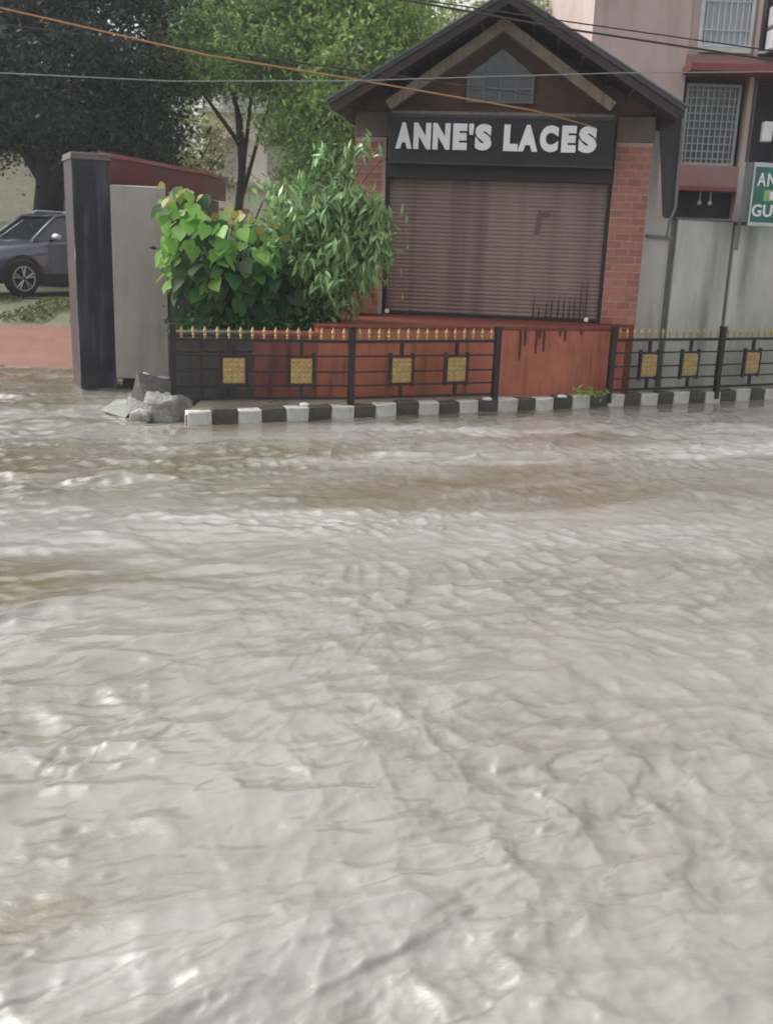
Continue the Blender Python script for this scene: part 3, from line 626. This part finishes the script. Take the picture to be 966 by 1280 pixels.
def clumps(c, rad, ncl, per, spread, shell=.5):
    c = np.array(c); rad = np.array(rad); out = []
    for _ in range(ncl):
        v = rng.normal(size=3); v /= np.linalg.norm(v); r = shell + (1 - shell) * rng.random()
        k = c + v * rad * r * (1 + .15 * rng.normal())
        out.append(k + rng.normal(size=(per, 3)) * np.array([1, 1, .6]) * spread * rng.uniform(.6, 1.3))
    return np.concatenate(out)
def tree(x, y, z, label, crowns, m_l, m_t, trunk_r, trunk_h, size, ncl, per, spread, aspect=.45, droop=.3, lean=(0, 0), limbs=5):
    t = thing('tree', label, 'tree', (x, y, z))
    pts = [(lean[0] * k / 6 + .06 * math.sin(k * 1.7), lean[1] * k / 6 + .05 * math.cos(k * 2.1), trunk_h * k / 6 - .2) for k in range(7)]
    tk = MB().tube(pts, [trunk_r * (1.25 - .1 * k) if k else trunk_r * 1.5 for k in range(7)], 10).build('trunk', m_t, t, smooth=True)
    for k in range(limbs):
        c, r = crowns[k % len(crowns)]; b0 = Vector(pts[3 + k % 4]); a = 2 * PI * k / limbs + .5
        e = Vector(c) + Vector((r[0] * .7 * math.cos(a), r[1] * .7 * math.sin(a), r[2] * random.uniform(-.2, .5)))
        q = b0.lerp(e, .5) + Vector((0, 0, .25))
        MB().tube([b0, q, e], [trunk_r * .55, trunk_r * .35, trunk_r * .12], 7).build('branch', m_t, tk, smooth=True)
    P = np.concatenate([clumps(c, r, int(ncl * w_), per, spread) for (c, r), w_ in zip(crowns, [1] * len(crowns))])
    link('crown', leafmesh('crown', P, size, m_l, aspect, droop), t)
    return t
G = .9
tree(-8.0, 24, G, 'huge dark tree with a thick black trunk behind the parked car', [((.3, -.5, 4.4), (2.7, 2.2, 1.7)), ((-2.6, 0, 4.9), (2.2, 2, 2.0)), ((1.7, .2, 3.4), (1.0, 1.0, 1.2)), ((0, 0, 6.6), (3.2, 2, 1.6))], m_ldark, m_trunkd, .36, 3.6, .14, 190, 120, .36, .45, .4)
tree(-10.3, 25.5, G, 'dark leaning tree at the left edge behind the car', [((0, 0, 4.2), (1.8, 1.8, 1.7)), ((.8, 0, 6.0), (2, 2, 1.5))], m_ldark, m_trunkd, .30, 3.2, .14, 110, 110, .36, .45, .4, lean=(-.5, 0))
tree(-3.75, 25, G, 'slim straight tree with light green feathery crown behind the big-leaved plant', [((0, -.3, 5.35), (1.7, 1.6, 1.1)), ((-.3, .2, 6.8), (2.0, 1.7, 1.3)), ((-1.2, -.2, 5.0), (.8, .8, .6))], m_lfeather, m_trunk, .11, 4.2, .14, 150, 110, .30, .32, .5)
tree(-1.5, 24.2, G, 'leafy mid green tree just left of the shop roof', [((0, -.2, 3.6), (1.35, 1.2, 1.5)), ((.5, .2, 5.6), (1.9, 1.6, 1.5)), ((.6, .2, 7.0), (2.0, 1.6, 1.2))], m_lmid, m_trunk, .15, 3.6, .14, 150, 110, .30, .38, .5)
tree(2.6, 27, G, 'yellowish green tree rising behind the shop roof ridge', [((0, 0, 6.2), (1.9, 1.6, 1.3)), ((.4, 0, 4.8), (1.4, 1.3, 1.2))], m_lyel, m_trunk, .16, 4.8, .17, 90, 70, .3, .4, .4)
tree(-6.6, 31, G, 'pale yellowish tree beyond the red booth roof', [((.6, 0, 3.5), (1.3, 1.2, 1.5))], m_lyel, m_trunk, .12, 2.8, .17, 60, 60, .3, .4, .4)
tree(.1, 20.5, G, 'slender dark tree standing close to the left side of the shop', [((0, 0, 2.3), (.5, .5, .8)), ((-.1, 0, 3.4), (.5, .5, .6))], m_lmid, m_trunkd, .08, 3.6, .15, 14, 50, .2, .35, .5)

# bright big-leaved plant: each leaf is a part
hv = [(0, 0, 0), (-.18, -.12, .02), (-.42, .05, .03), (-.46, .32, .0), (-.3, .62, -.05), (0, 1.0, -.16), (.3, .62, -.05), (.46, .32, .0), (.42, .05, .03), (.18, -.12, .02), (0, .32, -.06), (0, .66, -.10)]
hf = [(0, 1, 2, 10), (2, 3, 10), (3, 4, 11, 10), (4, 5, 11), (0, 10, 8, 9), (8, 10, 7), (7, 10, 11, 6), (6, 11, 5)]
def heart(m): mb = MB(); mb.add(hv, hf); me = bpy.data.meshes.new('leaf'); me.from_pydata(mb.v, [], mb.f); me.materials.append(m); me.polygons.foreach_set('use_smooth', [True] * len(me.polygons)); return me
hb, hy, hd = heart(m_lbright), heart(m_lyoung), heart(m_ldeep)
bp_ = thing('big_leaf_plant', 'bright green plant with large heart-shaped leaves beside the grey wall', 'plant', (-2.35, 13.75, .9))
for k in range(14):
    a = 2 * PI * k / 14; e = Vector((.62 * math.cos(a) + .05, .25 * math.sin(a) - .2, random.uniform(1.0, 1.75)))
    MB().tube([(0, 0, 0), (e.x * .5, e.y * .4, e.z * .6), e], [.02, .014, .006], 5).build('stem', m_trunk, bp_)
def putleaf(me, parent, p, s, out, tilt):
    # leaf axis (+y) hangs outward and down, face up/outward
    d = Vector((out[0], out[1], -tilt)).normalized(); n = Vector((out[0] * .8, out[1] * .8 - .5, 1.0)); n = (n - d * n.dot(d)).normalized(); xx = d.cross(n)
    m3 = Matrix((xx, d, n)).transposed(); q = m3.to_euler()
    q.rotate_axis('Y', random.uniform(-.7, .7)); q.rotate_axis('Z', random.uniform(-.5, .5)); q.rotate_axis('X', random.uniform(-.4, .4))
    return link('leaf', me, parent, p, q, (s * random.uniform(.85, 1.1), s, s))
def lump(x, z):                                          # outline of the plant in front view
    return True
cnt = 0
while cnt < 298:
    x = random.uniform(-.70, 1.35); z = random.uniform(.1, 1.92)
    top = 1.90 - .30 * (x + .7) if x < .9 else 1.2
    low = .45 if x < -.35 else .12
    if z > top or z < low: continue
    yy = -.55 * math.sqrt(max(0, 1 - ((x - .1) / 1.1) ** 2)) * (1 - .35 * abs(z - 1.1)) + random.uniform(-.05, .2)
    a = math.atan2(yy - .3, x * .9) + random.uniform(-.7, .7)
    edge = top - z < .22
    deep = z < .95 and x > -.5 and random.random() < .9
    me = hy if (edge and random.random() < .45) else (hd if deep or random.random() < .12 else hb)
    s_ = random.uniform(.15, .27) * (.6 if me is hy else 1)
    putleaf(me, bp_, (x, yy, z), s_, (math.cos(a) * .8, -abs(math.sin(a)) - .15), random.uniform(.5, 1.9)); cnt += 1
# dark leafy hedge mass behind and below
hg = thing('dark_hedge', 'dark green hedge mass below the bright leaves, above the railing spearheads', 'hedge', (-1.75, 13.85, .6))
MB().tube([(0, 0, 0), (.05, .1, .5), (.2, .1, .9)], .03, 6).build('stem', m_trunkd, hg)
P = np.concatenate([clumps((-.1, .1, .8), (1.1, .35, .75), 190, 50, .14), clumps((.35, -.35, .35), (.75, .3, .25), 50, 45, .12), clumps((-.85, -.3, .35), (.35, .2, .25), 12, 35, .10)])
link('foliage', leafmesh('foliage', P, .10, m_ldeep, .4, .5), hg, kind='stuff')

# grey-green shrub with arching branches and narrow drooping leaves
sh = thing('arching_shrub', 'grey-green shrub with arching branches of narrow leaves left of the shutter', 'shrub', (-1.05, 13.75, .9))
nl = MB().add([(0, 0, 0), (-.13, .3, .02), (-.11, .65, -.05), (0, 1, -.2), (.11, .65, -.05), (.13, .3, .02), (0, .35, -.03)], [(0, 1, 6), (1, 2, 6), (2, 3, 6), (3, 4, 6), (4, 5, 6), (5, 0, 6)])
nme = nl.mesh('leaf', m_lshrub)
ends = [(.95, -.35, 2.3), (1.0, -.4, 1.65), (.7, -.3, 2.5), (.98, -.45, 1.35), (-.95, -.1, 1.35), (-.7, .1, 1.9), (-.35, 0, 2.25), (.05, -.1, 2.35), (.45, -.2, 2.38), (.8, -.25, 2.38), (.5, -.3, 1.9), (.75, -.35, 1.5), (.92, -.4, 1.15), (.75, -.5, .95), (.35, -.5, 1.3), (.0, -.4, 1.6), (-.35, -.3, 1.5), (-.6, -.4, 1.15), (.2, -.55, .8), (-.1, -.5, 1.05), (.6, -.3, 1.75), (.9, -.3, 1.75), (-.2, -.2, 2.0), (.2, -.3, 1.8), (.85, -.35, 1.35), (-.5, -.2, 1.7), (.45, -.45, 1.1)]
spots = []
for i, e in enumerate(ends):
    e = Vector(e); mid = Vector((e.x * .35, e.y * .4, e.z * .85 + .1))
    q = [Vector((0, 0, 0)).lerp(mid, t) * (1 - t) + mid.lerp(e, t) * t if 0 else (Vector((0, 0, 0)) * (1 - t) ** 2 + mid * 2 * t * (1 - t) + (e) * t * t) for t in [k / 8 for k in range(9)]]
    br = MB().tube(q, [.016 - .0016 * k for k in range(9)], 5).build('branch', m_trunk, sh)
    for k in range(26):
        t = .38 + .62 * k / 25; b0 = Vector((0, 0, 0)) * (1 - t) ** 2 + mid * 2 * t * (1 - t) + e * t * t
        for s_ in (-1, 1): spots.append((b0 + Vector([random.uniform(-.06, .06) for _ in range(3)]), s_))
    spots += [(e + Vector((random.uniform(-.15, .15), random.uniform(-.12, .12), random.uniform(-.22, .05))), random.choice((-1, 1))) for _ in range(14)]
for q in spots:
    if q[0].x > .5: q[0].x = .5 + (q[0].x - .5) * .72
spots = [q for q in spots if not (q[0].x > .5 and 1.88 < q[0].z < 2.28) and not (q[0].z > 2.05 and q[0].x < -.2) and not (q[0].x > .6 and q[0].z > 2.28 and random.random() < .5)]
random.shuffle(spots)
spots.sort(key=lambda q: q[0].y)
for p_, s_ in spots[:290]:
    putleaf(nme, sh, p_, random.uniform(.14, .23), (s_ * random.uniform(.3, .9), -random.uniform(.1, .7)), random.uniform(.5, 1.8))
rest = np.array([tuple(p_) for p_, _ in spots[290:]])
mid_ = rest[rest[:, 2] < 1.8]; rest = np.concatenate([rest, mid_ + rng.normal(size=mid_.shape) * .07, mid_ + rng.normal(size=mid_.shape) * .1])
low_ = rest[rest[:, 2] < 1.45]; rest = np.concatenate([rest, low_ + rng.normal(size=low_.shape) * .14 + [0, .15, -.1], low_ + rng.normal(size=low_.shape) * .16 + [0, .2, -.15]])
link('foliage', leafmesh('foliage', rest, .155, m_lshrub, .28, .9), sh, kind='stuff')

# weeds
def weed(x, y, z, n, s_, label, m=m_lbright):
    t = thing('weed', label, 'weed', (x, y, z))
    P = rng.normal(size=(n, 3)) * np.array([s_, s_ * .6, s_ * .35]) + np.array([0, 0, s_ * .5])
    link('foliage', leafmesh('foliage', P, s_ * .6, m, .45, -.2), t, kind='stuff')
weed(2.72, 13.85, .16, 60, .12, 'small bright green weed in front of the red wall near the right railing')
weed(3.0, 13.95, .16, 25, .07, 'tiny weed at the foot of the right railing first post')
weed(-1.4, 12.25, .16, 30, .07, 'low dark weed on the footpath edge under the left railing', m_ldeep)
weed(.6, 13.2, .16, 30, .06, 'tiny weed on the footpath under the middle of the left railing', m_ldeep)
for x, y, a, lab in ((-1.05, 12.2, .4, 'crumpled white scrap on the footpath behind the third white kerb block'), (1.28, 13.22, .1, 'white rag at the foot of the railing end post'), (2.35, 13.72, .7, 'small pale scrap on the footpath by the red wall')):
    tag(rock('litter', m_white, .07, .05, .025, x * 7, (x, y, .17), (0, 0, a), .5, 2), lab, 'litter')
# grass along the verge
vg = rng.uniform(size=(5000, 3)) * np.array([8, .9, 0]) + np.array([-11.2, 18.15, 0]); keep = np.array([noise.noise(Vector((a[0] * 1.3, a[1] * 2, 0))) > -.05 for a in vg]); vg = vg[keep]
vg[:, 2] = .50 + .40 * np.clip((vg[:, 1] - 18.05) / 1.0, 0, 1) + .03
link('grass', leafmesh('grass', vg, .10, leaf('grass_blades', (.16, .19, .05), (.10, .13, .035)), .3, -.6), kind='stuff')['label'] = 'short patchy grass on the bank below the parked car'

# ------------------------------------------------------------------ far things seen through the trees
fw = thing('far_wall', 'pale yellowish yard wall far behind the dark tree trunk', 'wall', (-16, 33, .88))
MB().box(0, 8.5, 0, .25, 0, 1.5).build('wall_face', mat('far_wall_paint', (.52, .47, .36), .8), fw)
MB().box(-.05, 8.55, -.05, .3, 1.502, 1.6).build('coping', m_cream, fw)
fh = thing('far_house', 'pale whitish house glimpsed between the trunks left of the shop', 'house', (-6.6, 36, .88))
MB().box(0, 6.5, 0, 5, 0, 8.5).build('wall', mat('far_house_paint', (.78, .74, .69), .8, (.68, .63, .58), 1), fh)
for i in range(4):
    for j in range(3):
        wv = MB().box(.6 + i * 1.5, 1.4 + i * 1.5, -.03, .05, .9 + j * 2.3, 2.1 + j * 2.3).build('window', m_grey, fh)
        MB().box(.5 + i * 1.5, 1.5 + i * 1.5, -.25, -.032, 2.15 + j * 2.3, 2.25 + j * 2.3).build('window_hood', m_pink2, wv)
MB().box(-.1, 6.6, -.4, -.002, 3.0, 3.12).box(-.1, 6.6, -.4, -.002, 5.3, 5.42).build('floor_band', m_cream, fh)
rh = thing('far_red_house', 'orange-red house far behind the dark trees at left', 'house', (-17.5, 40, .88))
MB().box(0, 7, 0, 5, 0, 4.2).build('wall', mat('far_red_paint', (.5, .47, .36), .8), rh)
MB().prism([(-.4, 4.202), (7.4, 4.202), (6.4, 6.6), (.6, 6.6)], -.3, 5.3).build('roof', m_redroof, rh)
MB().box(1, 2, -.03, .05, 1.2, 2.6).box(4, 5, -.03, .05, 1.2, 2.6).build('window', m_glass, rh)
P = np.concatenate([clumps((x, 52 + 3 * math.sin(x), 3 + 1.2 * math.sin(x * .7)), (3.2, 2, 3.2), 45, 45, .5) for x in range(-34, 40, 4)])
o = link('distant_trees', leafmesh('distant_trees', P, .42, leaf('leaf_far', (.09, .15, .05), (.14, .2, .07)), .5, .3), kind='stuff'); o['label'] = 'hazy line of distant trees beyond the houses'

# ------------------------------------------------------------------ parked car
m_paint = mat('car_paint', (.11, .125, .165), .22, (.095, .105, .14), 2, bump=0, metal=.4, coat=.8)
m_tyre = mat('tyre', (.02, .02, .02), .8); m_clad = mat('cladding', (.02, .02, .022), .6); m_rim = mat('alloy', (.5, .5, .52), .3, metal=.6, bump=0)
m_cglass = mat('car_glass', (.025, .03, .035), .05, bump=0, spec=.8, coat=.5)
m_silver = mat('silver_rail', (.6, .6, .62), .3, metal=.5, bump=0)
car = thing('parked_car', 'dark grey crossover car parked behind the black gate pillar', 'car', (-6.9, 21.0, .9), math.atan2(-.77, -.64))
def loft(st, ring, m, name, par, close=True):
    mb = MB(); n = len(ring(st[0])); vs = []
    for s_ in st: vs += ring(s_)
    fs = [(i * n + k, i * n + (k + 1) % n, (i + 1) * n + (k + 1) % n, (i + 1) * n + k) for i in range(len(st) - 1) for k in range(n)]
    if close: fs += [tuple(range(n)), tuple(range(len(st) * n - 1, len(st) * n - n - 1, -1))]
    mb.add(vs, fs); return mb.build(name, m, par, smooth=True)
# stations: x, halfwidth, bottom, belt, top-edge halfwidth
bs = [(2.12, .60, .38, .62, .5), (2.05, .74, .28, .78, .60), (1.85, .84, .24, .90, .68), (1.5, .88, .24, .97, .74), (1.0, .89, .24, 1.03, .76), (.75, .90, .24, 1.06, .80), (-.2, .90, .24, 1.08, .82), (-1.2, .90, .24, 1.10, .80), (-1.8, .87, .26, 1.12, .76), (-2.1, .78, .34, 1.08, .68), (-2.16, .68, .45, .95, .6)]
def ring(s_):
    x, w_, b0, t, tw = s_
    h = [(tw * .0, t + .03), (tw * .7, t + .02), (tw, t - .02), (w_ * .97, t - .12), (w_, t - .3), (w_, b0 + .22), (w_ * .97, b0 + .05), (w_ * .8, b0)]
    return [(x, y, z) for y, z in h] + [(x, -y, z) for y, z in h[::-1][:-1]]
loft(bs, ring, m_paint, 'body', car)
gs = [(.95, .76, 1.04, 1.05, .72), (.35, .78, 1.04, 1.50, .60), (-.1, .79, 1.04, 1.57, .60), (-.9, .78, 1.05, 1.56, .59), (-1.5, .75, 1.06, 1.46, .57), (-1.95, .70, 1.06, 1.12, .62)]
def ring2(s_):
    x, w_, b0, t, tw = s_
    return [(x, w_, b0), (x, tw, t), (x, -tw, t), (x, -w_, b0)]
gh = loft(gs, ring2, m_cglass, 'glasshouse', car); gh.data.polygons.foreach_set('use_smooth', [False] * len(gh.data.polygons))
rf = MB(); rp_ = [(.42, .60, 1.505), (-.1, .61, 1.585), (-.9, .60, 1.575), (-1.55, .58, 1.47)]
rf.add([(x, y * w_, z) for x, w_, z in rp_ for y in (-1, -.5, 0, .5, 1)] , [(i * 5 + k, i * 5 + k + 1, i * 5 + k + 6, i * 5 + k + 5) for i in range(3) for k in range(4)]); rf.build('roof', m_paint, car, smooth=True)
for s_ in (-1, 1):
    MB().tube([(.97, s_ * .755, 1.05), (.38, s_ * .61, 1.51), (-.1, s_ * .605, 1.58), (-.9, s_ * .6, 1.57), (-1.5, s_ * .58, 1.475), (-2.0, s_ * .69, 1.1)], .035, 6).build('roof_pillar', m_paint, car, smooth=True)
    MB().tube([(-.22, s_ * .80, 1.06), (-.25, s_ * .62, 1.55)], .035, 6).build('door_pillar', m_clad, car)
    MB().tube([(.15, s_ * .57, 1.58), (.05, s_ * .57, 1.625), (-1.15, s_ * .56, 1.61), (-1.25, s_ * .56, 1.56)], .022, 6).build('roof_rail', m_silver, car, smooth=True)
    d_ = MB().box(-.25, .72, s_ * .895, s_ * .91, .42, 1.0, j=.0).build('door', m_paint, car, bevel=.006)
    MB().box(-.12, .02, s_ * .91, s_ * .94, .88, .91).build('handle', m_silver, d_)
    MB().box(-1.15, -.27, s_ * .895, s_ * .91, .42, 1.0).build('door', m_paint, car, bevel=.006)
    MB().box(-.95, .9, s_ * .89, s_ * .92, .24, .42).build('sill_cladding', m_clad, car)
    mr = rock('mirror', m_silver, .08, .12, .075, 1, (.62, s_ * 1.0, 1.12), amp=.05, sub=2, parent=car); mr.data.polygons.foreach_set('use_smooth', [True] * len(mr.data.polygons))
    MB().tube([(.62, s_ * .8, 1.05), (.62, s_ * .95, 1.09)], .025, 5).build('mirror_stalk', m_clad, car)
    MB().add([(2.06, s_ * .42, .66), (2.07, s_ * .42, .78), (1.93, s_ * .78, .82), (1.95, s_ * .78, .70), (1.9, s_ * .42, .7), (1.9, s_ * .6, .8)], [(0, 1, 2, 3), (0, 3, 4), (1, 5, 2)]).build('headlight', m_white, car)
    for xw in (1.3, -1.3):
        mb = MB()
        for k in range(15):
            a = PI * (k - .6) / 12.8; 
            for rr in (.36, .44):
                for yy in (s_ * .885, s_ * .915): mb.v.append((xw + rr * math.cos(a), yy, .34 + rr * math.sin(a)))
        mb.f = [f for k in range(14) for f in ((k * 4 + 1, k * 4 + 3, k * 4 + 7, k * 4 + 5), (k * 4 + 2, k * 4 + 6, k * 4 + 7, k * 4 + 3), (k * 4, k * 4 + 4, k * 4 + 5, k * 4 + 1))]
        mb.build('wheel_arch', m_clad, car)
        wh = link('wheel', MB().lathe([(.0, -.1), (.22, -.1), (.31, -.1), (.335, -.07), (.34, 0), (.335, .07), (.31, .1), (.22, .1), (0, .06)], 28, 'y').mesh('wheel', m_tyre, smooth=False), car, (xw, s_ * .83, .34))
        MB().lathe([(.205, s_ * .095), (.225, s_ * .108), (.235, s_ * .102)], 28, 'y').build('rim', m_rim, wh)
        for k in range(5):
            a = 2 * PI * k / 5 + .3
            for da in (-.16, .16):
                c_, s2 = math.cos(a + da), math.sin(a + da); c0, s0 = math.cos(a), math.sin(a)
                MB().tube([(.03 * c0, s_ * .105, .03 * s0), (.215 * c_, s_ * .105, .215 * s2)], .017, 4).build('spoke', m_rim, wh)
MB().box(2.0, 2.13, -.5, .5, .42, .6).build('grille', m_clad, car, bevel=.02)
MB().box(1.98, 2.1, -.7, .7, .26, .4).build('bumper', m_clad, car, bevel=.03)

# ------------------------------------------------------------------ overhead cables
def cable(label, pts, r, m, sag=.0):
    q = []
    for i in range(len(pts) - 1):
        for k in range(12):
            t = k / 12; p = Vector(pts[i]).lerp(Vector(pts[i + 1]), t); p.z -= sag * 4 * t * (1 - t); q.append(p)
    q.append(Vector(pts[-1])); tag(MB().tube(q, r, 6).build('overhead_cable', m), label, 'cable', None)
cable('orange sagging cable crossing in front of the dark trees to the shop front', [(-9, 11, 4.9), (-4.07, 11, 4.27), (-2.06, 11.3, 3.95), (-.45, 11.8, 3.83), (1.64, 13.2, 3.76), (2.6, 14.3, 3.72)], .010, m_wire_o)
cable('black cable running just under the orange cable at top left', [(-9, 11, 4.5), (-4.08, 11, 4.12), (-2.34, 11.3, 4.02), (-.4, 12, 3.95), (1.9, 13.6, 3.97)], .007, m_wire_k)
cable('thin grey cable, lowest across the dark tree', [(-9, 11, 3.85), (-4.11, 11, 3.66), (-2.35, 11, 3.64), (-.6, 11, 3.70)] + [(2.2, 11.2, 3.9), (9, 12, 4.3)], .006, m_wire_g)
cable('thick black cable sloping across the shop gable to the pink house', [(-6, 10.4, 5.6), (-.21, 11, 4.50), (1.57, 11, 4.27), (3.75, 11, 4.04), (9, 11, 3.6)], .011, m_wire_k)
cable('thin dark cable beside the thick one over the roof ridge', [(-6, 10.8, 5.4), (-.1, 11.2, 4.55), (1.57, 11.2, 4.38), (3.85, 11.2, 4.16), (9, 11.2, 3.9)], .007, m_wire_k)
# ------------------------------------------------------------------ rain mist
hz = MB().box(-90, 90, -40, 110, -1.4, 14).build('haze', None, kind='stuff')
hm_ = bpy.data.materials.new('mist'); hm_.use_nodes = True; t = hm_.node_tree; t.nodes.clear()
pv = t.nodes.new('ShaderNodeVolumePrincipled'); pv.inputs['Density'].default_value = .0013; pv.inputs['Color'].default_value = (.92, .95, 1, 1); pv.inputs['Anisotropy'].default_value = .2
ot = t.nodes.new('ShaderNodeOutputMaterial'); t.links.new(pv.outputs[0], ot.inputs['Volume']); hz.data.materials.append(hm_)
hz['label'] = 'thin pale rain mist in the air over the whole street'
print('TRIS', sum(len(o.data.polygons) * 2 for o in C.objects if o.type == 'MESH'), len(C.objects))
